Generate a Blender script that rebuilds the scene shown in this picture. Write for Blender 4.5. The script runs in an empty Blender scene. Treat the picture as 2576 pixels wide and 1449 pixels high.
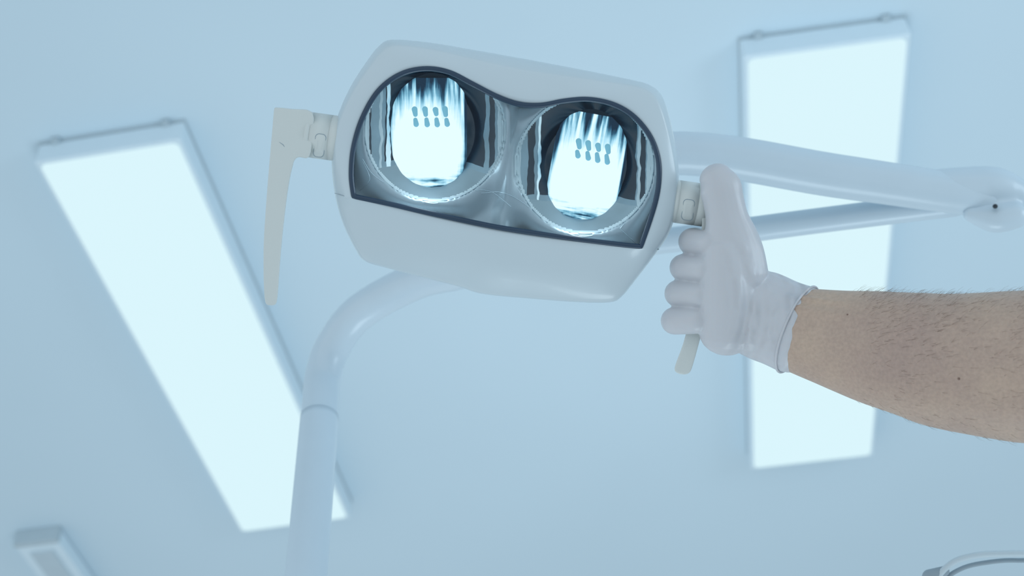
import bpy, bmesh, math, random
from mathutils import Vector, Matrix, noise as mnoise
random.seed(3)
scene=bpy.context.scene
try: scene.view_settings.view_transform='Standard'
except Exception: pass

# ------------------------------------------------------------------ frames
CAM=Vector((0,0,0.8))
FPX=3370.0
right=Vector((0.988,0.150,-0.039)); right.normalize()
fwd=Vector((-0.080,0.709,0.7007)); fwd=(fwd-right*fwd.dot(right)).normalized()
upv=right.cross(fwd).normalized()
R3=Matrix((right,upv,-fwd)).transposed()
D=1.011; S=0.0003
FR=Matrix.Translation(CAM+fwd*D)@R3.to_4x4()     # lamp-head frame, metres
def L(x,y,z=0.0):
    k=(D-z*S)/D
    return Vector(((x-1288)*S*k,(724.5-y)*S*k,z*S))
def RR(r,z=0.0): return r*S*(D-z*S)/D

# ------------------------------------------------------------------ materials
def mat(name,col,rough=0.5,metal=0.0,coat=0.0,sss=0.0,emis=None,es=0.0,noise=0.0,nscale=30,bump=0.0,bscale=200):
    m=bpy.data.materials.new(name); m.use_nodes=True
    nt=m.node_tree; b=nt.nodes['Principled BSDF']
    b.inputs['Roughness'].default_value=rough; b.inputs['Metallic'].default_value=metal
    b.inputs['Coat Weight'].default_value=coat
    b.inputs['Coat Roughness'].default_value=0.1
    if sss:
        b.inputs['Subsurface Weight'].default_value=sss
        b.inputs['Subsurface Scale'].default_value=0.004
        b.inputs['Subsurface Radius'].default_value=(1,0.4,0.25)
    b.inputs['Base Color'].default_value=(*col,1)
    tc=nt.nodes.new('ShaderNodeTexCoord')
    if noise>0:
        n=nt.nodes.new('ShaderNodeTexNoise'); n.inputs['Scale'].default_value=nscale; n.inputs['Detail'].default_value=4
        nt.links.new(tc.outputs['Object'],n.inputs['Vector'])
        r=nt.nodes.new('ShaderNodeValToRGB')
        r.color_ramp.elements[0].position=0.3; r.color_ramp.elements[1].position=0.7
        r.color_ramp.elements[0].color=tuple(c*(1-noise) for c in col)+(1,)
        r.color_ramp.elements[1].color=tuple(min(1,c*(1+noise)) for c in col)+(1,)
        nt.links.new(n.outputs['Fac'],r.inputs['Fac']); nt.links.new(r.outputs['Color'],b.inputs['Base Color'])
    if bump>0:
        n2=nt.nodes.new('ShaderNodeTexNoise'); n2.inputs['Scale'].default_value=bscale; n2.inputs['Detail'].default_value=5
        nt.links.new(tc.outputs['Object'],n2.inputs['Vector'])
        bp=nt.nodes.new('ShaderNodeBump'); bp.inputs['Strength'].default_value=bump; bp.inputs['Distance'].default_value=0.001
        nt.links.new(n2.outputs['Fac'],bp.inputs['Height']); nt.links.new(bp.outputs['Normal'],b.inputs['Normal'])
    if emis:
        b.inputs['Emission Color'].default_value=(*emis,1); b.inputs['Emission Strength'].default_value=es
        b.inputs['Specular IOR Level'].default_value=0.0
    return m

M_ceil=mat('ceiling_paint',(0.605,0.735,0.815),0.9,noise=0.02,nscale=0.9)
M_house=mat('luminaire_housing',(0.69,0.81,0.88),0.6,noise=0.01)
M_mount_and_shadow_line=mat('mount_and_shadow_line_gray',(0.46,0.55,0.60),0.6,noise=0.02)
M_panel=mat('led_diffuser',(0.0,0.0,0.0),0.9,emis=(0.705,0.92,0.98),es=1.0)
M_white=mat('lamp_plastic_white',(0.565,0.655,0.705),0.33,coat=0.25,noise=0.01,nscale=20)
M_cream=mat('handle_plastic_cream',(0.64,0.68,0.665),0.4,noise=0.01,bump=0.1,bscale=1500)
M_arm=mat('arm_enamel',(0.58,0.69,0.77),0.36,coat=0.22,noise=0.01)
M_seam=mat('seam_gray',(0.30,0.37,0.42),0.6,noise=0.02)
M_gasket=mat('gasket_rubber',(0.018,0.045,0.085),0.35,noise=0.1)
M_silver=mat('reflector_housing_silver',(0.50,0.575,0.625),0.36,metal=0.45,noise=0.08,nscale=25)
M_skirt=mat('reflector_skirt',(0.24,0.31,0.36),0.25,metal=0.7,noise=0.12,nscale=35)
M_bright=mat('reflector_bright_tone',(0.75,0.86,0.92),0.18,metal=0.6,noise=0.05,nscale=60)
M_dark=mat('reflection_dark_strip',(0.008,0.022,0.042),0.10,metal=0.4,noise=0.2,nscale=40)  # dark mirror reflection painted as a strip of colour in the bowls
M_mid=mat('reflector_mid_tone',(0.20,0.28,0.34),0.2,metal=0.6,noise=0.15,nscale=40)
M_navy=mat('socket_navy',(0.02,0.08,0.13),0.3,metal=0.3,noise=0.2,nscale=100)
M_slot=mat('slot_blue_glow',(0.05,0.1,0.14),0.4,emis=(0.20,0.50,0.63),es=0.85)  # slot tone lifted by a painted-in glow; slots are no light source
M_black=mat('screw_black',(0.02,0.03,0.04),0.5,noise=0.1)
M_hose=mat('hose_gray',(0.50,0.60,0.66),0.4,noise=0.02)
M_mole=mat('skin_mole',(0.22,0.14,0.11),0.6,noise=0.1)
M_hair=mat('arm_hair',(0.22,0.15,0.11),0.6,noise=0.1)

# ------------------------------------------------------------------ mesh utils
def finish(name,verts,faces,material,parent=None,smooth=True,mats=None,midx=None):
    me=bpy.data.meshes.new(name); me.from_pydata([tuple(v) for v in verts],[],faces); me.update()
    bm=bmesh.new(); bm.from_mesh(me); bmesh.ops.recalc_face_normals(bm,faces=bm.faces); bm.to_mesh(me); bm.free()
    for m in (mats or [material]): me.materials.append(m)
    if midx:
        for p,i in zip(me.polygons,midx): p.material_index=i
    if smooth:
        for p in me.polygons: p.use_smooth=True
    o=bpy.data.objects.new(name,me); scene.collection.objects.link(o)
    if parent is not None: o.parent=parent
    return o
def empty(name,mw=None):
    e=bpy.data.objects.new(name,None); scene.collection.objects.link(e); e.empty_display_size=0.05
    if mw is not None: e.matrix_world=mw
    return e
def catmull(pts,n=8,closed=False):
    out=[];N=len(pts); pts=[Vector(p) for p in pts]
    rng=N if closed else N-1
    for i in range(rng):
        if closed: p0,p1,p2,p3=pts[(i-1)%N],pts[i],pts[(i+1)%N],pts[(i+2)%N]
        else: p0,p1,p2,p3=pts[max(i-1,0)],pts[i],pts[i+1],pts[min(i+2,N-1)]
        for j in range(n):
            t=j/n
            out.append(0.5*((2*p1)+(p2-p0)*t+(2*p0-5*p1+4*p2-p3)*t*t+(3*p1-p0-3*p2+p3)*t**3))
    if not closed: out.append(pts[-1])
    return out
def tube(pts,rad,ref=Vector((0,0,1)),seg=24,n=6,caps=True,mod=None):
    data=[]
    for p,r in zip(pts,rad):
        a,b=(r if isinstance(r,(tuple,list)) else (r,r))
        data.append(Vector((a,b,0)))
    P=catmull(pts,n); Q=catmull(data,n)
    verts=[];faces=[]
    M=len(P)
    def frame(i):
        T=(P[min(i+1,M-1)]-P[max(i-1,0)]).normalized()
        B=(ref-T*ref.dot(T)); B=B.normalized() if B.length>1e-6 else Vector((1,0,0))
        A=T.cross(B).normalized()
        return T,A,B
    seq=[]
    T0,A0,B0=frame(0); T1,A1,B1=frame(M-1)
    if caps:
        for k in range(5):
            ph=math.pi/2*(1-k/5)
            if k==0: ph=math.pi/2*0.97
            seq.append((P[0]-T0*min(Q[0].x,Q[0].y)*math.sin(ph),A0,B0,Q[0]*math.cos(ph),0.0))
    for i in range(M):
        T,A,B=frame(i); seq.append((P[i],A,B,Q[i],i/(M-1)))
    if caps:
        for k in range(1,6):
            ph=math.pi/2*(k/5)
            if k==5: ph=math.pi/2*0.97
            seq.append((P[-1]+T1*min(Q[-1].x,Q[-1].y)*math.sin(ph),A1,B1,Q[-1]*math.cos(ph),1.0))
    for (c,A,B,q,t) in seq:
        for j in range(seg):
            th=2*math.pi*j/seg
            m=mod(th,t) if mod else 1.0
            verts.append(c+(A*math.cos(th)*q.x+B*math.sin(th)*q.y)*m)
    for i in range(len(seq)-1):
        for j in range(seg):
            faces.append((i*seg+j,i*seg+(j+1)%seg,(i+1)*seg+(j+1)%seg,(i+1)*seg+j))
    faces.append(tuple(range(seg))[::-1]); o=(len(seq)-1)*seg
    faces.append(tuple(range(o,o+seg)))
    return verts,faces
def join(parts):
    V=[];F=[]
    for v,f in parts:
        o=len(V); V+=list(v); F+=[tuple(i+o for i in q) for q in f]
    return V,F
def curve_obj(name,pts,r,material,parent=None,cyclic=False):
    cu=bpy.data.curves.new(name,'CURVE'); cu.dimensions='3D'; cu.bevel_depth=r; cu.bevel_resolution=3
    sp=cu.splines.new('POLY'); sp.points.add(len(pts)-1)
    for i,p in enumerate(pts): sp.points[i].co=(*p,1)
    sp.use_cyclic_u=cyclic; sp.use_smooth=True
    cu.materials.append(material)
    o=bpy.data.objects.new(name,cu); scene.collection.objects.link(o)
    if parent is not None: o.parent=parent
    return o
def box(name,c,s,material,parent=None,bev=0.003,rot=None):
    bm=bmesh.new(); bmesh.ops.create_cube(bm,size=1)
    bmesh.ops.scale(bm,vec=s,verts=bm.verts)
    bmesh.ops.bevel(bm,geom=bm.edges[:],offset=bev,segments=3,affect='EDGES',profile=0.5)
    me=bpy.data.meshes.new(name); bm.to_mesh(me); bm.free(); me.materials.append(material)
    o=bpy.data.objects.new(name,me); scene.collection.objects.link(o); o.location=c
    if rot: o.rotation_euler=rot
    if parent is not None: o.parent=parent
    return o
def moulded_slab(name,poly,z0,z1,material,parent,it=14):
    n=len(poly); V=[L(x,y,z0) for x,y in poly]+[L(x,y,z1) for x,y in poly]
    F=[tuple(range(n)),tuple(range(n,2*n))]+[(i,(i+1)%n,n+(i+1)%n,n+i) for i in range(n)]
    ob=finish(name,V,F,material,parent)
    md=ob.modifiers.new('rm','REMESH'); md.mode='VOXEL'; md.voxel_size=0.0007; md.use_smooth_shade=True
    md=ob.modifiers.new('sm','SMOOTH'); md.factor=0.5; md.iterations=it
    return ob

# ------------------------------------------------------------------ ceiling and luminaires
ZL=3.04; ZC=3.105
box('ceiling',(0,3.0,ZC+0.05),(12,12,0.1),M_ceil,bev=0.001)
def rrect(cx,cy,w,h,r,z,n=8):
    v=[]
    for (sx,sy,a0) in ((1,1,0),(-1,1,90),(-1,-1,180),(1,-1,270)):
        for k in range(n+1):
            a=math.radians(a0+90*k/n)
            v.append(Vector((cx+sx*(w/2-r)+r*math.cos(a),cy+sy*(h/2-r)+r*math.sin(a),z)))
    return v
def panel(x0,x1,rotz):
    cx=(x0+x1)/2; y0,y1=1.70,3.107; cy=(y0+y1)/2
    e=empty('ceiling_panel_light',Matrix.Translation((cx,cy,ZL))@Matrix.Rotation(rotz,4,'Z'))
    w=x1-x0; h=y1-y0
    box('housing',(0,0,0.0305),(w+0.018,h+0.018,0.059),M_house,e,bev=0.004)
    box('shadow_gap_frame',(0,0,0.0625),(w+0.024,h+0.024,0.005),M_mount_and_shadow_line,e,bev=0.001)  # gray strip drawing the shadow line between housing and ceiling
    v=rrect(0,0,w,h,0.014,-0.0005); n=len(v)
    v2=rrect(0,0,w,h,0.014,0.004)
    finish('diffuser',v+v2,[tuple(range(n)),tuple(range(n,2*n))]+[(i,(i+1)%n,n+(i+1)%n,n+i) for i in range(n)],M_panel,e,smooth=False)
    for sx in (-1,1):
        for sy in (-1,1):
            box('bracket',(sx*(w/2-0.03),sy*(h/2+0.013),0.058),(0.018,0.014,0.012),M_mount_and_shadow_line,e,bev=0.002)
    return e
panel(-1.183,-0.875,-0.018)
panel(0.312,0.634,0.013)
e=empty('ceiling_strip_light',Matrix.Translation((-1.78,3.62,ZL+0.02)))
box('housing',(0,0,0.02),(0.13,1.1,0.045),M_house,e,bev=0.004)
box('diffuser_strip',(0,0,-0.004),(0.07,1.02,0.008),M_hose,e,bev=0.002)
box('end_cap',(0,-0.55,0.02),(0.135,0.02,0.05),M_mount_and_shadow_line,e,bev=0.003)

# ------------------------------------------------------------------ dental lamp
lamp=empty('dental_lamp',FR)
C0=Vector((1270,430))
outline_pts=[(985,100),(1080,107),(1200,127),(1400,163),(1590,201),(1640,217),(1668,247),(1688,310),(1703,390),(1708,450),(1702,520),(1686,580),(1655,630),(1602,700),(1562,748),(1530,761),(1450,760),(1320,750),(1240,743),(1195,735),(1150,720),(1050,695),(980,676),(920,658),(896,630),(862,560),(843,490),(835,420),(838,345),(852,285),(882,218),(920,158),(952,117)]
outline=catmull(outline_pts,6,True)
win_top=[(890,494),(884,440),(890,370),(913,295),(953,228),(1008,187),(1070,173),(1130,182),(1190,212),(1250,243),(1305,262),(1360,265),(1420,254),(1480,250),(1540,262),(1590,290),(1630,335),(1652,385),(1658,440),(1648,510),(1612,620)]
win_bot=[(1612,620),(1560,615),(1400,594),(1250,571),(1100,540),(980,513),(890,494)]
window=catmull(win_top,8)[:-1]+catmull(win_bot,8)[:-1]
def raycast(poly,ang):
    d=Vector((math.cos(ang),math.sin(ang))); best=None
    n=len(poly)
    for i in range(n):
        a=poly[i]-C0; b=poly[(i+1)%n]-C0; e_=b-a
        den=d.x*e_.y-d.y*e_.x
        if abs(den)<1e-9: continue
        t=(a.x*e_.y-a.y*e_.x)/den; u=(a.x*d.y-a.y*d.x)/den
        if t>0 and -1e-6<=u<=1+1e-6:
            if best is None or t>best: best=t
    return best
corner=[math.atan2(y-C0.y,x-C0.x) for x,y in ((890,494),(1612,620))]
NA=300
angs=[2*math.pi*i/NA-math.pi for i in range(NA)]
for c in corner:
    j=min(range(NA),key=lambda i:abs(angs[i]-c)); angs[j]=c
W_=[raycast(window,a) for a in angs]; O_=[raycast(outline,a) for a in angs]
V=[];F=[];rings=[]
def ring(fn):
    for i,a in enumerate(angs):
        x,y,z=fn(i,a); V.append(L(x,y,z))
    rings.append(1)
def polar(a,r): return C0.x+math.cos(a)*r, C0.y+math.sin(a)*r
def topw(a): return max(0.0,-math.sin(a-0.17))
def botw(a): return max(0.0,math.sin(a-0.17))
ring(lambda i,a:(*polar(a,W_[i]-1),-46))
ring(lambda i,a:(*polar(a,W_[i]-0),-12))
ring(lambda i,a:(*polar(a,W_[i]+3),-4))
def inset(i,a): return O_[i]-(6+17*topw(a)**1.5)
for t in (0.05,0.15,0.3,0.45,0.6,0.75,0.88,0.96,1.0):
    ring(lambda i,a,t=t:(*polar(a,(W_[i]+5)*(1-t)+inset(i,a)*t), 2-14*t*t-botw(a)*75*t**1.8-(3 if t==1.0 else 0)))
for (k,z) in ((0.25,-20),(0.8,-44),(0.96,-62),(1.0,-85)):
    ring(lambda i,a,k=k,z=z:(*polar(a,inset(i,a)*(1-k)+O_[i]*k), z-botw(a)*72))
for (s_,z) in ((0.985,-130),(0.95,-180),(0.86,-230),(0.7,-268),(0.45,-286),(0.2,-290)):
    ring(lambda i,a,s_=s_,z=z:(*polar(a,O_[i]*s_), z))
nr=len(rings)
for i in range(nr-1):
    for j in range(NA):
        F.append((i*NA+j,i*NA+(j+1)%NA,(i+1)*NA+(j+1)%NA,(i+1)*NA+j))
F.append(tuple(range((nr-1)*NA,nr*NA)))
finish('head_shell',V,F,M_white,lamp)
curve_obj('window_gasket',[L(p.x,p.y,1) for p in window],RR(6.5),M_gasket,lamp,True)
curve_obj('shell_seam_right',[L(x,y,z) for x,y,z in ((1614,628,-14),(1636,629,-30),(1657,627,-60))],RR(1.2),M_seam,lamp)
curve_obj('shell_seam_left',[L(x,y,z) for x,y,z in ((887,500,-3),(862,492,-12),(842,486,-40))],RR(0.7),M_seam,lamp)

cir=[(Vector((1093,330)),177),(Vector((1472,415)),174)]
def inside(p,poly):
    c=False;n=len(poly);j=n-1
    for i in range(n):
        a=poly[i];b=poly[j]
        if (a.y>p.y)!=(b.y>p.y) and p.x<(b.x-a.x)*(p.y-a.y)/(b.y-a.y)+a.x: c=not c
        j=i
    return c
cw=sum(window,Vector((0,0)))/len(window)
big=[cw+(p-cw)*1.035 for p in window]
def sst(a,b,x):
    t=max(0,min(1,(x-a)/(b-a))); return t*t*(3-2*t)
def zf(x,y):
    p=Vector((x,y)); dm=1e9
    for c,R in cir:
        r=(p-c).length
        if r<R: return -44-60*sst(0,30,R-r)
        dm=min(dm,r-R)
    z=-40-32*sst(3,70,dm)
    cx=1283-(y-280)*0.06
    z+=26*math.exp(-((x-cx)/26)**2)
    z+=18*sst(470,640,y+ -0.15*(x-1250))*math.sin((x-900)/62.0)**2
    return z
STEP=4
xs=list(range(872,1676,STEP)); ys=list(range(160,636,STEP))
idx={};V=[];F=[]
def gv(i,j):
    if (i,j) not in idx:
        idx[(i,j)]=len(V); x=xs[i];y=ys[j]
        V.append(L(x,y,zf(x,y)))
    return idx[(i,j)]
for i in range(len(xs)-1):
    for j in range(len(ys)-1):
        p=Vector((xs[i]+2,ys[j]+2))
        if not inside(p,big): continue
        if min((p-c).length-R for c,R in cir)<-8: continue
        F.append((gv(i,j),gv(i+1,j),gv(i+1,j+1),gv(i,j+1)))
finish('reflector_tray',V,F,M_silver,lamp)
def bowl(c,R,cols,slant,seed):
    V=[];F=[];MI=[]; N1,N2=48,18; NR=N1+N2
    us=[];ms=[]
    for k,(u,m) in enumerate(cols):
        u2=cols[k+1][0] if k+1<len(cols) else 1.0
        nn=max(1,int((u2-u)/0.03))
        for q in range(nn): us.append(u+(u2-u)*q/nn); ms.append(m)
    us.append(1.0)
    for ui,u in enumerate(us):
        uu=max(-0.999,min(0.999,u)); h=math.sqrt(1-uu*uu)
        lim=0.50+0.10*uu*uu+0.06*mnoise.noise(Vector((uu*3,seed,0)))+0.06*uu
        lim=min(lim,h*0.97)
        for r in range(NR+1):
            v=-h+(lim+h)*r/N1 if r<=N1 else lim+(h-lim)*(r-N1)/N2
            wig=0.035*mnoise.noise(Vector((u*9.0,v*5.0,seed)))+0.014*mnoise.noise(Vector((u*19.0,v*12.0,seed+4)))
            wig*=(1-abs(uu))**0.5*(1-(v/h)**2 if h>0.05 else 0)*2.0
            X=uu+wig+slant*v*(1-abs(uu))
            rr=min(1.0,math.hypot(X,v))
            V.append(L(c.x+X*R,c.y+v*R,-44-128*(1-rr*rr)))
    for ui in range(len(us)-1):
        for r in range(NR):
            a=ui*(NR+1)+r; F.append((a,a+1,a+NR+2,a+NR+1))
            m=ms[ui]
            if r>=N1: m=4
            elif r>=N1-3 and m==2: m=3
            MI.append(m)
    finish('reflector_bowl',V,F,None,lamp,mats=[M_silver,M_bright,M_dark,M_mid,M_skirt],midx=MI)  # column colours paint the bowl's dark and bright mirror reflections
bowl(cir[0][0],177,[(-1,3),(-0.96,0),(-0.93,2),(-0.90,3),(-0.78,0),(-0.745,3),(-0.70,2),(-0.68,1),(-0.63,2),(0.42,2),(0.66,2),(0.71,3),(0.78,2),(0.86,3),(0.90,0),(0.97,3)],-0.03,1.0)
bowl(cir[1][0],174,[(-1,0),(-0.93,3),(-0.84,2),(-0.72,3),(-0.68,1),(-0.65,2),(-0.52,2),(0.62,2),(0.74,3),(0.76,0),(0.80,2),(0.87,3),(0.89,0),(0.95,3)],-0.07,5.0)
for c,R in cir:
    ts=[2*math.pi*k/96 for k in range(96)]
    ok=[inside(Vector((c.x+math.cos(t)*R,c.y+math.sin(t)*R)),window) for t in ts]
    if not all(ok):
        st=next(k for k in range(96) if ok[k] and not ok[k-1])
        seq=[]; k=st
        while ok[k%96] and len(seq)<96: seq.append(ts[k%96]); k+=1
    else: seq=ts
    curve_obj('bowl_rim',[L(c.x+math.cos(t)*R,c.y+math.sin(t)*R,-43) for t in seq],RR(1.3),M_mid,lamp)
for pl in ([(912,400),(940,440),(1000,478),(1090,512),(1180,482),(1235,482),(1285,520)],
           [(1210,486),(1262,484),(1310,506),(1370,552),(1450,594),(1530,578),(1600,525),(1640,470)],
           [(905,480),(930,450),(912,405)],[(1560,575),(1590,540),(1640,480)],[(1560,575),(1600,612)]):
    pp=catmull([Vector(p) for p in pl],8); seg_=[]
    for p in pp+[None]:
        if p is not None and min((p-c).length-R for c,R in cir)>3 and inside(p,window): seg_.append(p)
        else:
            if len(seg_)>2: curve_obj('tray_rib',[L(q.x,q.y,zf(q.x,q.y)+1) for q in seg_],RR(1.1),M_bright,lamp)
            seg_=[]

def reflected_bulb_mat(name,seed):  # stretched reflection of the bulbs, streaks and fade painted into the emission
    m=bpy.data.materials.new(name); m.use_nodes=True; nt=m.node_tree
    nt.nodes.clear(); out=nt.nodes.new('ShaderNodeOutputMaterial')
    tc=nt.nodes.new('ShaderNodeTexCoord'); sp=nt.nodes.new('ShaderNodeSeparateXYZ'); nt.links.new(tc.outputs['UV'],sp.inputs[0])
    def noise_(sc,off):
        mp=nt.nodes.new('ShaderNodeMapping'); mp.inputs['Scale'].default_value=sc; mp.inputs['Location'].default_value=off
        nt.links.new(tc.outputs['UV'],mp.inputs['Vector'])
        n=nt.nodes.new('ShaderNodeTexNoise'); n.inputs['Scale'].default_value=1.0; n.inputs['Detail'].default_value=4
        nt.links.new(mp.outputs[0],n.inputs['Vector']); return n.outputs['Fac']
    def math_(op,a=None,b=None,clamp=False):
        q=nt.nodes.new('ShaderNodeMath'); q.operation=op; q.use_clamp=clamp
        for k,v in enumerate((a,b)):
            if v is None: continue
            if isinstance(v,(int,float)): q.inputs[k].default_value=v
            else: nt.links.new(v,q.inputs[k])
        return q.outputs[0]
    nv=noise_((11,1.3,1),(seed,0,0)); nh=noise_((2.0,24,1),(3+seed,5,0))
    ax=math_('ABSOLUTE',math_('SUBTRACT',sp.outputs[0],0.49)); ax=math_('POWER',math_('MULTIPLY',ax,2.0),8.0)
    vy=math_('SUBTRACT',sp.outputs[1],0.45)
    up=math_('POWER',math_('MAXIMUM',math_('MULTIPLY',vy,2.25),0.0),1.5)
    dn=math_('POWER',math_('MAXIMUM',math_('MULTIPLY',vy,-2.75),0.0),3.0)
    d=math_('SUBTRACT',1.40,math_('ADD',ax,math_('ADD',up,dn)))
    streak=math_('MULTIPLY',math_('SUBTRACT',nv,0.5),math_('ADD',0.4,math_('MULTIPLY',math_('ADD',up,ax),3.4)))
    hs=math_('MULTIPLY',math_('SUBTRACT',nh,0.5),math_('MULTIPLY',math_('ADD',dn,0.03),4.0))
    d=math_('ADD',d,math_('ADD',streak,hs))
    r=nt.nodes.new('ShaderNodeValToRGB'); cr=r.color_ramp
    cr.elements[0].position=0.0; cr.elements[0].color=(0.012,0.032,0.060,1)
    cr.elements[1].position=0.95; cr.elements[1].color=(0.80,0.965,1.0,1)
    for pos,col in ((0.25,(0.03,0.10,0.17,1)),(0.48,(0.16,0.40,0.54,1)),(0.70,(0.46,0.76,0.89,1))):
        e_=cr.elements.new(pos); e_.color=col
    nt.links.new(d,r.inputs[0])
    em=nt.nodes.new('ShaderNodeEmission'); em.inputs[1].default_value=1.15
    nt.links.new(r.outputs[0],em.inputs[0])
    nt.links.new(em.outputs[0],out.inputs[0])
    return m
def reflected_bulb(top,bot,halfw,zc,M_reflected_bulb):
    top=Vector(top);bot=Vector(bot); ax=(bot-top).normalized(); sd=Vector((ax.y,-ax.x))
    if sd.x<0: sd=-sd
    NV,NU=56,36; V=[];F=[];UV=[]
    for a in range(NV+1):
        v=a/NV; c=top.lerp(bot,v)
        w=halfw*(1.0 if v<0.66 else 0.74+0.26*math.sqrt(max(0.0,1-((v-0.66)/0.34)**2)))
        for b in range(NU+1):
            u=b/NU; th=math.pi*(1-u)
            fl=1+0.015*math.cos(u*math.pi*16)
            p=c+sd*math.cos(th)*w*fl
            V.append(L(p.x,p.y,zc+math.sin(th)*w*0.4*fl)); UV.append(((1-math.cos(math.pi*u))/2,1-v))
    for a in range(NV):
        for b in range(NU):
            q=a*(NU+1)+b; F.append((q,q+1,q+NU+2,q+NU+1))
    o=finish('bulb_reflection',V,F,M_reflected_bulb,lamp)  # surface carrying the painted reflection
    ul=o.data.uv_layers.new(name='UVMap')
    for lp in o.data.loops: ul.data[lp.index].uv=UV[lp.vertex_index]
    s=bot-ax*2
    pts=[]
    for k in range(48):
        t=2*math.pi*k/48; p=s+sd*math.cos(t)*halfw*0.78+ax*math.sin(t)*15; pts.append(L(p.x,p.y,zc+38+6*math.sin(t)))
    curve_obj('socket_ring',pts,RR(2),M_mid,lamp,True)
    n=len(pts); finish('socket_base',pts+[q+Vector((0,0,-0.008)) for q in pts],[tuple(range(n))]+[(i,(i+1)%n,n+(i+1)%n,n+i) for i in range(n)],M_navy,lamp,smooth=False)
    for row in (0,1):
        for k in range(4):
            jx=random.uniform(-1.5,1.5); jl=random.uniform(5,8)
            p=top+ax*((bot-top).length*(0.285+0.085*row))+sd*(-0.36+0.27*k+0.02*row)*halfw
            V,F=tube([L(p.x+jx,p.y-jl,zc+halfw*0.40),L(p.x+jx+2,p.y+jl,zc+halfw*0.40)],[RR(5.5),RR(7)] if row else [RR(7.5),RR(6)],ref=Vector((0,0,1)),seg=12,n=2)
            finish('vent_slot',V,F,M_slot,lamp)
    l=bpy.data.lights.new('bulb_light','POINT'); l.energy=0.04; l.color=(0.75,0.93,1.0); l.shadow_soft_size=0.012
    lo=bpy.data.objects.new('bulb_light',l); scene.collection.objects.link(lo); lo.parent=lamp
    m_=top.lerp(bot,0.8); lo.location=L(m_.x,m_.y,-30)
reflected_bulb((1078,196),(1078,496),95,-125,reflected_bulb_mat('reflected_bulb_glow_a',0.0))
reflected_bulb((1502,288),(1451,570),91,-125,reflected_bulb_mat('reflected_bulb_glow_b',7.3))
g=bpy.data.materials.new('cover_glass'); g.use_nodes=True; nt=g.node_tree; nt.nodes.clear()
out=nt.nodes.new('ShaderNodeOutputMaterial'); mx=nt.nodes.new('ShaderNodeMixShader'); tr=nt.nodes.new('ShaderNodeBsdfTransparent'); gl=nt.nodes.new('ShaderNodeBsdfGlossy')
gl.inputs['Roughness'].default_value=0.02; fr=nt.nodes.new('ShaderNodeFresnel'); fr.inputs[0].default_value=1.3
tr.inputs[0].default_value=(0.88,0.94,0.97,1)
nt.links.new(fr.outputs[0],mx.inputs[0]); nt.links.new(tr.outputs[0],mx.inputs[1]); nt.links.new(gl.outputs[0],mx.inputs[2]); nt.links.new(mx.outputs[0],out.inputs[0])
n=len(window)
finish('cover_glass',[L(p.x,p.y,-6) for p in window],[tuple(range(n))],g,lamp,smooth=False)

# handles -------------------------------------------------------
def hub(p0,p1,rp,z,nm,button):
    a=L(*p0,z);b=L(*p1,z); T=(b-a).normalized()
    V=[];F=[];seg=48
    prof=[(0,0.9),(0.02,0.97),(0.05,1.0),(0.15,1.0),(0.155,0.975),(0.17,0.975),(0.175,1.0),(0.70,1.0),(0.705,0.975),(0.72,0.975),(0.725,1.0),(0.95,1.0),(0.98,0.97),(1.0,0.9)]
    B=Vector((0,0,1)); A=T.cross(B).normalized()
    for t,k in prof:
        c=a.lerp(b,t)
        for j in range(seg):
            th=2*math.pi*j/seg; V.append(c+(A*math.cos(th)+B*math.sin(th))*RR(rp,z)*k)
    for i in range(len(prof)-1):
        for j in range(seg): F.append((i*seg+j,i*seg+(j+1)%seg,(i+1)*seg+(j+1)%seg,(i+1)*seg+j))
    F.append(tuple(range(seg))); F.append(tuple(range((len(prof)-1)*seg,len(prof)*seg)))
    finish(nm,V,F,M_cream,lamp)
    bx,by,bw,bh=button
    ang=math.atan2(p1[1]-p0[1],p1[0]-p0[0])
    poly=[]
    for q in rrect(0,0,bw,bh,9,0,5):
        poly.append((bx+q.x*math.cos(ang)-q.y*math.sin(ang),by+q.x*math.sin(ang)+q.y*math.cos(ang)))
    def zs(x,y):
        d=((x-p0[0])*-math.sin(ang)+(y-p0[1])*math.cos(ang))
        return z+math.sqrt(max(0,rp*rp-d*d))
    n=len(poly); V=[];F=[]
    for s_,dz in ((1.0,-2),(1.0,1.5),(0.9,3.0),(0.5,3.5)):
        for x,y in poly:
            X=bx+(x-bx)*s_; Y=by+(y-by)*s_; V.append(L(X,Y,zs(X,Y)+dz))
    for i in range(3):
        for j in range(n): F.append((i*n+j,i*n+(j+1)%n,(i+1)*n+(j+1)%n,(i+1)*n+j))
    F.append(tuple(range(3*n,4*n)))
    finish('release_button',V,F,M_cream,lamp)
    curve_obj('button_gap',[L(x,y,zs(x,y)+1.2) for x,y in poly],RR(1.1),M_seam,lamp,True)
hub((772,338),(858,350),57,-70,'handle_hub',(804,366,26,58))
hub((1690,505),(1775,517),54,-70,'handle_hub',(1731,528,28,52))
hp=[(694,270),(735,274),(786,282),(787,340),(778,395),(752,395),(741,403),(736,420),(729,450),(720,510),(710,600),(704,670),(699,740),(694,765),(680,768),(668,762),(664,720),(663,660),(664,600),(669,520),(676,430),(683,350),(688,290),(690,274)]
hp=catmull([Vector(p) for p in hp],3,True)
moulded_slab('handle_grip_left',[(p.x,p.y) for p in hp],-126,-16,M_cream,lamp,16)
curve_obj('handle_seam',[L(x,y,z) for x,y,z in ((690,352,-22),(700,356,-17),(712,364,-16),(722,378,-18),(730,392,-24))],RR(0.9),M_seam,lamp)
rp_=[(1768,458),(1800,462),(1835,470),(1828,500),(1822,560),(1810,640),(1796,720),(1780,790),(1762,850),(1744,915),(1734,938),(1716,942),(1698,934),(1700,915),(1720,860),(1736,790),(1750,700),(1760,640),(1766,560),(1766,500)]
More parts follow.
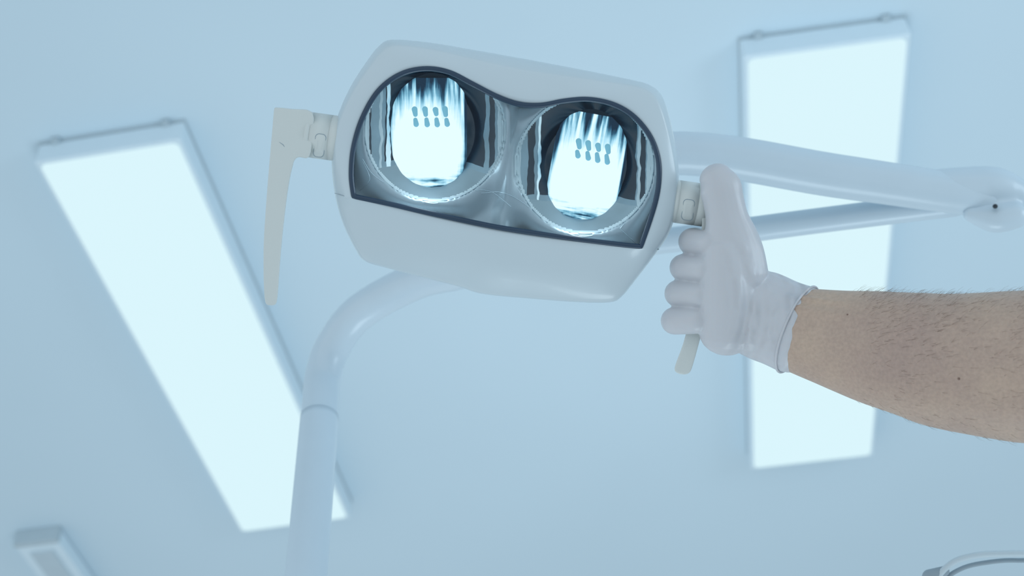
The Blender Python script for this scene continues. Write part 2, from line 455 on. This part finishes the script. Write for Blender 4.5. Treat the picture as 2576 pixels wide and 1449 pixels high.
rp_=catmull([Vector(p) for p in rp_],3,True)
moulded_slab('handle_grip_right',[(p.x,p.y) for p in rp_],-86,-28,M_cream,lamp,10)

# support pole and arms ------------------------------------------
pA=L(808,1000,-1130); pB=L(770,1449,-630); dn=(pB-pA)
V,F=tube([pA+dn*0.12,pA+dn*0.5,pB,pA+dn*3.0],[0.0190]*4,seg=40,n=6,caps=False); finish('pole',V,F,M_arm,lamp)
bend=[pA+dn*0.14,pA,pA-dn*0.13,L(838,872,-1235),L(906,785,-1215),L(1045,708,-1110),L(1180,672,-920),L(1290,600,-620),L(1300,480,-270)]
V,F=tube(bend,[0.0185]*9,seg=40,n=10,ref=Vector((0.3,0,1)).normalized()); finish('pole_bend',V,F,M_arm,lamp)
V,F=tube([L(1300,420,-760),L(1720,386,-800),L(2100,442,-820),L(2480,498,-840)],[0.0205,0.0205,0.0205,0.019],seg=36,n=8); finish('spring_arm',V,F,M_arm,lamp)
V,F=tube([L(1300,640,-900),L(1650,608,-1000),L(2050,556,-1000),L(2400,512,-880)],[0.0125]*4,seg=30,n=8); finish('lower_arm',V,F,M_arm,lamp)
V,F=tube([L(1300,380,-760),L(1300,660,-820)],[0.026,0.026],seg=32,n=3); finish('arm_knuckle_rear',V,F,M_arm,lamp)
V,F=tube([L(1300,560,-800),L(1300,440,-280)],[0.02,0.02],ref=Vector((0,1,0)),seg=32,n=3); finish('head_mount',V,F,M_arm,lamp)
V,F=join([tube([L(2330,474,-835),L(2420,474,-840),L(2500,476,-840),L(2550,490,-840)],[RR(46,-840),RR(54,-840),RR(56,-840),RR(46,-840)],seg=32,n=6),
          tube([L(2440,540,-800),L(2500,550,-790),L(2552,542,-780)],[RR(18,-800),RR(36,-790),RR(34,-780)],seg=32,n=6)])
o=finish('arm_joint',V,F,M_arm,lamp)
md=o.modifiers.new('rm','REMESH'); md.mode='VOXEL'; md.voxel_size=0.0022; md.use_smooth_shade=True
md=o.modifiers.new('sm','SMOOTH'); md.factor=0.5; md.iterations=8
V,F=tube([L(2503,519,-748),L(2504,519,-738)],[RR(6,-740)]*2,ref=Vector((0,1,0)),seg=16,n=2); finish('joint_screw',V,F,M_black,lamp)
V,F=tube([L(2560,500,-860),L(2900,470,-920),L(3400,440,-1000)],[0.018]*3,seg=32,n=4); finish('extension_arm',V,F,M_arm,lamp)

# ------------------------------------------------------------------ gloved hand and forearm
arm=empty('gloved_arm',FR)
Y_=Vector((0,1,0)); Z_=Vector((0,0,1))
def chain(lst,ref=Z_,seg=24,n=6):
    return tube([L(*q[:3]) for q in lst],[ (RR(q[3],q[2]),RR(q[4] if len(q)>4 else q[3],q[2])) for q in lst],ref=ref,seg=seg,n=n)
fingers=[]
fingers.append(chain([(1850,612,-120,36),(1785,608,-150,35),(1750,606,-112,34),(1742,609,-45,34),(1782,614,16,33)],Y_))
fingers.append(chain([(1850,674,-130,36),(1770,672,-160,35),(1728,672,-115,34),(1721,674,-45,34),(1768,679,18,34)],Y_))
fingers.append(chain([(1850,738,-130,35),(1762,738,-160,34),(1717,738,-115,34),(1708,739,-45,34),(1760,744,16,34)],Y_))
fingers.append(chain([(1850,800,-110,33),(1757,802,-140,33),(1710,806,-100,33),(1699,807,-38,35),(1752,806,14,34)],Y_))
parts=[]
parts.append(chain([(1800,446,20,42,34),(1812,470,24,53,38),(1820,505,20,52,40),(1828,545,17,54,43),(1837,590,15,67,50),(1847,640,15,76,57),(1852,695,15,82,64)]))
parts.append(chain([(1832,640,14,70,60),(1832,740,20,75,66),(1828,835,10,70,60)]))
parts.append(chain([(1858,650,-70,60,60),(1852,740,-80,66,62),(1846,825,-70,62,58)]))
parts.append(chain([(1850,748,-25,98,80),(1885,775,-12,109,84),(1925,796,4,113,84),(1965,813,26,112,80),(2003,828,50,115,82)]))
V,F=join(parts+fingers)
def glove_mat():
    m=mat('glove_latex',(0.565,0.575,0.61),0.36,sss=0.15)
    nt=m.node_tree; b=nt.nodes['Principled BSDF']
    tc=nt.nodes.new('ShaderNodeTexCoord')
    def rings(px,py,scale,dist):
        c_=L(px,py,0)
        mp=nt.nodes.new('ShaderNodeMapping'); mp.inputs['Location'].default_value=(-c_.x,-c_.y*0.7,0); mp.inputs['Scale'].default_value=(1,0.7,0.25)
        nt.links.new(tc.outputs['Object'],mp.inputs['Vector'])
        w=nt.nodes.new('ShaderNodeTexWave'); w.wave_type='RINGS'; w.rings_direction='SPHERICAL'
        w.inputs['Scale'].default_value=scale; w.inputs['Distortion'].default_value=dist; w.inputs['Detail'].default_value=1.5; w.inputs['Detail Scale'].default_value=0.5
        nt.links.new(mp.outputs[0],w.inputs['Vector']); return w.outputs['Fac']
    nn=nt.nodes.new('ShaderNodeTexNoise'); nn.inputs['Scale'].default_value=38
    nt.links.new(tc.outputs['Object'],nn.inputs['Vector'])
    pr=nt.nodes.new('ShaderNodeMapRange'); pr.inputs[1].default_value=0.35; pr.inputs[2].default_value=0.6; nt.links.new(nn.outputs['Fac'],pr.inputs[0])
    sx=nt.nodes.new('ShaderNodeSeparateXYZ'); nt.links.new(tc.outputs['Object'],sx.inputs[0])
    mr=nt.nodes.new('ShaderNodeMapRange'); mr.inputs[1].default_value=0.150; mr.inputs[2].default_value=0.175; mr.inputs[3].default_value=0.12; mr.inputs[4].default_value=1.0
    nt.links.new(sx.outputs[0],mr.inputs[0])
    mr2=nt.nodes.new('ShaderNodeMapRange'); mr2.inputs[1].default_value=0.01; mr2.inputs[2].default_value=0.04; mr2.inputs[3].default_value=1.0; mr2.inputs[4].default_value=0.2
    nt.links.new(sx.outputs[1],mr2.inputs[0])
    def mul(a,b_):
        q=nt.nodes.new('ShaderNodeMath'); q.operation='MULTIPLY'
        for k,v in enumerate((a,b_)):
            if isinstance(v,(int,float)): q.inputs[k].default_value=v
            else: nt.links.new(v,q.inputs[k])
        return q.outputs[0]
    h=mul(mul(mul(rings(1690,770,24,4.5),pr.outputs[0]),mr.outputs[0]),mr2.outputs[0])
    bp=nt.nodes.new('ShaderNodeBump'); bp.inputs['Strength'].default_value=0.75; bp.inputs['Distance'].default_value=0.0028
    nt.links.new(h,bp.inputs['Height'])
    n=nt.nodes.new('ShaderNodeTexNoise'); n.inputs['Scale'].default_value=70; n.inputs['Detail'].default_value=4
    nt.links.new(tc.outputs['Object'],n.inputs['Vector'])
    bp2=nt.nodes.new('ShaderNodeBump'); bp2.inputs['Strength'].default_value=0.22; bp2.inputs['Distance'].default_value=0.0018
    nt.links.new(n.outputs['Fac'],bp2.inputs['Height']); nt.links.new(bp.outputs[0],bp2.inputs['Normal'])
    nt.links.new(bp2.outputs[0],b.inputs['Normal'])
    return m
M_glove=glove_mat()
o=finish('glove',V,F,M_glove,arm)
md=o.modifiers.new('rm','REMESH'); md.mode='VOXEL'; md.voxel_size=0.0010; md.use_smooth_shade=True
md=o.modifiers.new('sm','SMOOTH'); md.factor=0.5; md.iterations=4
c=L(2003,828,50); T=(L(2003,828,50)-L(1965,813,26)).normalized(); B=(Z_-T*T.z).normalized(); A=T.cross(B)
rim=[c+T*0.001+(A*math.cos(t)*RR(116,50)+B*math.sin(t)*RR(83,50)) for t in [2*math.pi*k/64 for k in range(64)]]
curve_obj('glove_cuff_bead',rim,RR(3.2,50),M_glove,arm,True)
def fmod(th,t):
    m=1.0
    for th0,am,w,t0,t1 in ((2.02,0.050,0.10,0.04,0.30),(2.36,0.045,0.09,0.04,0.26),(1.55,0.025,0.14,0.05,0.38),(0.9,0.015,0.2,0.1,0.6)):
        f=sst(t0-0.05,t0+0.03,t)*(1-sst(t1-0.15,t1,t))
        m+=am*f*math.exp(-((th-th0)/w)**2)
    m+=0.012*mnoise.noise(Vector((math.cos(th)*1.6,math.sin(th)*1.6,t*9)))
    return m
fa=[(1950,806,18,92,70),(2003,828,50,106,76),(2100,852,100,124,90),(2200,874,150,143,108),(2300,893,198,159,125),(2400,910,243,173,140),(2576,922,315,192,160),(2720,930,370,192,165),(2880,960,400,180,160),(3020,1090,330,172,160),(3160,1300,200,180,170)]
V,F=tube([L(*q[:3]) for q in fa],[(RR(q[3],q[2]),RR(q[4],q[2])) for q in fa],ref=Z_,seg=128,n=12,mod=fmod)
def skin_mat():
    m=mat('forearm_skin',(0.50,0.36,0.28),0.46,sss=0.15)
    nt=m.node_tree; b=nt.nodes['Principled BSDF']; tc=nt.nodes.new('ShaderNodeTexCoord')
    n=nt.nodes.new('ShaderNodeTexNoise'); n.inputs['Scale'].default_value=14; n.inputs['Detail'].default_value=5; n.inputs['Roughness'].default_value=0.55
    nt.links.new(tc.outputs['Object'],n.inputs['Vector'])
    r=nt.nodes.new('ShaderNodeValToRGB'); cr=r.color_ramp
    cr.elements[0].position=0.25; cr.elements[0].color=(0.40,0.285,0.245,1)
    cr.elements[1].position=0.8; cr.elements[1].color=(0.56,0.42,0.32,1)
    nt.links.new(n.outputs['Fac'],r.inputs[0])
    n3=nt.nodes.new('ShaderNodeTexNoise'); n3.inputs['Scale'].default_value=420; n3.inputs['Detail'].default_value=3
    nt.links.new(tc.outputs['Object'],n3.inputs['Vector'])
    mr=nt.nodes.new('ShaderNodeMapRange'); mr.inputs[1].default_value=0.3; mr.inputs[2].default_value=0.7; mr.inputs[3].default_value=0.90; mr.inputs[4].default_value=1.06
    nt.links.new(n3.outputs['Fac'],mr.inputs[0])
    vm=nt.nodes.new('ShaderNodeVectorMath'); vm.operation='SCALE'; nt.links.new(r.outputs[0],vm.inputs[0]); nt.links.new(mr.outputs[0],vm.inputs['Scale'])
    nt.links.new(vm.outputs[0],b.inputs['Base Color'])
    n2=nt.nodes.new('ShaderNodeTexNoise'); n2.inputs['Scale'].default_value=350; n2.inputs['Detail'].default_value=4
    nt.links.new(tc.outputs['Object'],n2.inputs['Vector'])
    bp=nt.nodes.new('ShaderNodeBump'); bp.inputs['Strength'].default_value=0.35; bp.inputs['Distance'].default_value=0.0008
    nt.links.new(n2.outputs['Fac'],bp.inputs['Height']); nt.links.new(bp.outputs[0],b.inputs['Normal'])
    return m
M_skin=skin_mat()
fo=finish('forearm',V,F,M_skin,arm)
cu=bpy.data.curves.new('arm_hair','CURVE'); cu.dimensions='3D'; cu.bevel_depth=0.000065; cu.bevel_resolution=0; cu.materials.append(M_hair)
me=fo.data; polys=[p for p in me.polygons if L(2120,0,0).x<p.center.x<L(2950,0,0).x]
for k in range(3200):
    p=random.choice(polys)
    nrm=p.normal
    if nrm.z<-0.3: continue
    if nrm.y<0.1 and random.random()<0.5: continue
    vs=[me.vertices[i].co for i in p.vertices]; a,b_=random.random(),random.random()
    base=vs[0].lerp(vs[1],a).lerp(vs[3].lerp(vs[2],a),b_)
    dr=(Vector((0.85,0.1,0.2))+Vector((random.uniform(-.4,.4),random.uniform(-.3,.3),0))+nrm*0.25).normalized()
    ln=random.uniform(0.003,0.008)
    s_=cu.splines.new('POLY'); s_.points.add(2)
    for q,(f,dd) in enumerate(((0,0),(0.5,0.12),(1,0.05))):
        pp=base+dr*ln*f+nrm*ln*dd; s_.points[q].co=(*pp,1); s_.points[q].radius=1-0.7*f
ho=bpy.data.objects.new('arm_hair',cu); scene.collection.objects.link(ho); ho.parent=arm
def nearest(px,py):
    tgt=L(px,py,0); best=None
    for v in me.vertices:
        if v.normal.z<0.1: continue
        k=D/(D-v.co.z); d=math.hypot(v.co.x*k-tgt.x,v.co.y*k-tgt.y)
        if best is None or d<best[0]: best=(d,v.co.copy(),v.normal.copy())
    return best[1],best[2]
for (px,py,r_) in ((2131,793,2.2),(2405,950,3)):
    cpos,nn=nearest(px,py)
    bm=bmesh.new(); bmesh.ops.create_uvsphere(bm,u_segments=12,v_segments=8,radius=RR(r_,100))
    m_=bpy.data.meshes.new('mole'); bm.to_mesh(m_); bm.free(); m_.materials.append(M_mole)
    mo=bpy.data.objects.new('mole',m_); scene.collection.objects.link(mo); mo.parent=arm; mo.location=cpos
V,F=tube([L(3080,1180,285),L(3180,1340,180),L(3300,1560,20)],[(RR(196,285),RR(190,285)),(RR(215,180),RR(205,180)),(RR(235,20),RR(220,20))],ref=Z_,seg=48,n=6,caps=False)
finish('sleeve',V,F,M_hose,arm)

# ------------------------------------------------------------------ hoses lower right
hs=empty('dental_hose',FR)
curve_obj('hose_outer',catmull([L(x,y,-350) for x,y in ((2330,1560),(2350,1470),(2392,1418),(2450,1398),(2520,1393),(2600,1396),(2700,1430),(2760,1520))],10),RR(8,-350),M_white,hs)
curve_obj('hose_inner',catmull([L(x,y,-370) for x,y in ((2340,1560),(2372,1468),(2420,1430),(2490,1414),(2560,1410),(2640,1420),(2720,1520))],10),RR(6,-370),M_seam,hs)
V,F=tube([L(2340,1452,-360),L(2375,1437,-360)],[RR(20,-360),RR(13,-360)],seg=20,n=3); finish('hose_clip',V,F,M_seam,hs)

# ------------------------------------------------------------------ light
w=bpy.data.worlds.new('World'); scene.world=w; w.use_nodes=True; nt=w.node_tree
bg=nt.nodes['Background']; tc=nt.nodes.new('ShaderNodeTexCoord')
dp=nt.nodes.new('ShaderNodeVectorMath'); dp.operation='DOT_PRODUCT'; dp.inputs[1].default_value=Vector((-0.40,-0.35,0.65)).normalized()
nt.links.new(tc.outputs['Generated'],dp.inputs[0])
r=nt.nodes.new('ShaderNodeValToRGB'); cr=r.color_ramp
mr=nt.nodes.new('ShaderNodeMapRange'); mr.inputs[1].default_value=-1; mr.inputs[2].default_value=1
nt.links.new(dp.outputs['Value'],mr.inputs[0]); nt.links.new(mr.outputs[0],r.inputs[0])
cr.elements[0].position=0.0; cr.elements[0].color=(0.38,0.47,0.53,1)
cr.elements[1].position=1.0; cr.elements[1].color=(1.05,1.16,1.24,1)
e_=cr.elements.new(0.45); e_.color=(0.66,0.77,0.84,1)
nt.links.new(r.outputs[0],bg.inputs[0]); bg.inputs[1].default_value=0.95

def area(name,loc,target,size,power,col,spread=180):
    l=bpy.data.lights.new(name,'AREA'); l.size=size; l.energy=power; l.color=col; l.spread=math.radians(spread)
    o=bpy.data.objects.new(name,l); scene.collection.objects.link(o); o.location=loc
    d=Vector(target)-Vector(loc); o.rotation_euler=d.to_track_quat('-Z','Y').to_euler()
area('side_fill',(2.8,0.2,1.5),(0,1.2,1.8),1.2,20,(0.72,0.88,1.0))  # added fill from the right, no window stands there
area('ceiling_fill',(0.0,2.0,0.1),(0.0,2.1,3.0),1.0,9,(0.78,0.92,1.0),120)  # added upward fill brightening the ceiling, no fixture behind it

# ------------------------------------------------------------------ camera
cd=bpy.data.cameras.new('camera'); cam=bpy.data.objects.new('camera',cd); scene.collection.objects.link(cam)
cam.matrix_world=Matrix.Translation(CAM)@R3.to_4x4()
cd.sensor_width=36; cd.lens=FPX/2576*36; cd.clip_start=0.02
cd.dof.use_dof=True; cd.dof.focus_distance=1.0; cd.dof.aperture_fstop=7.0
scene.camera=cam
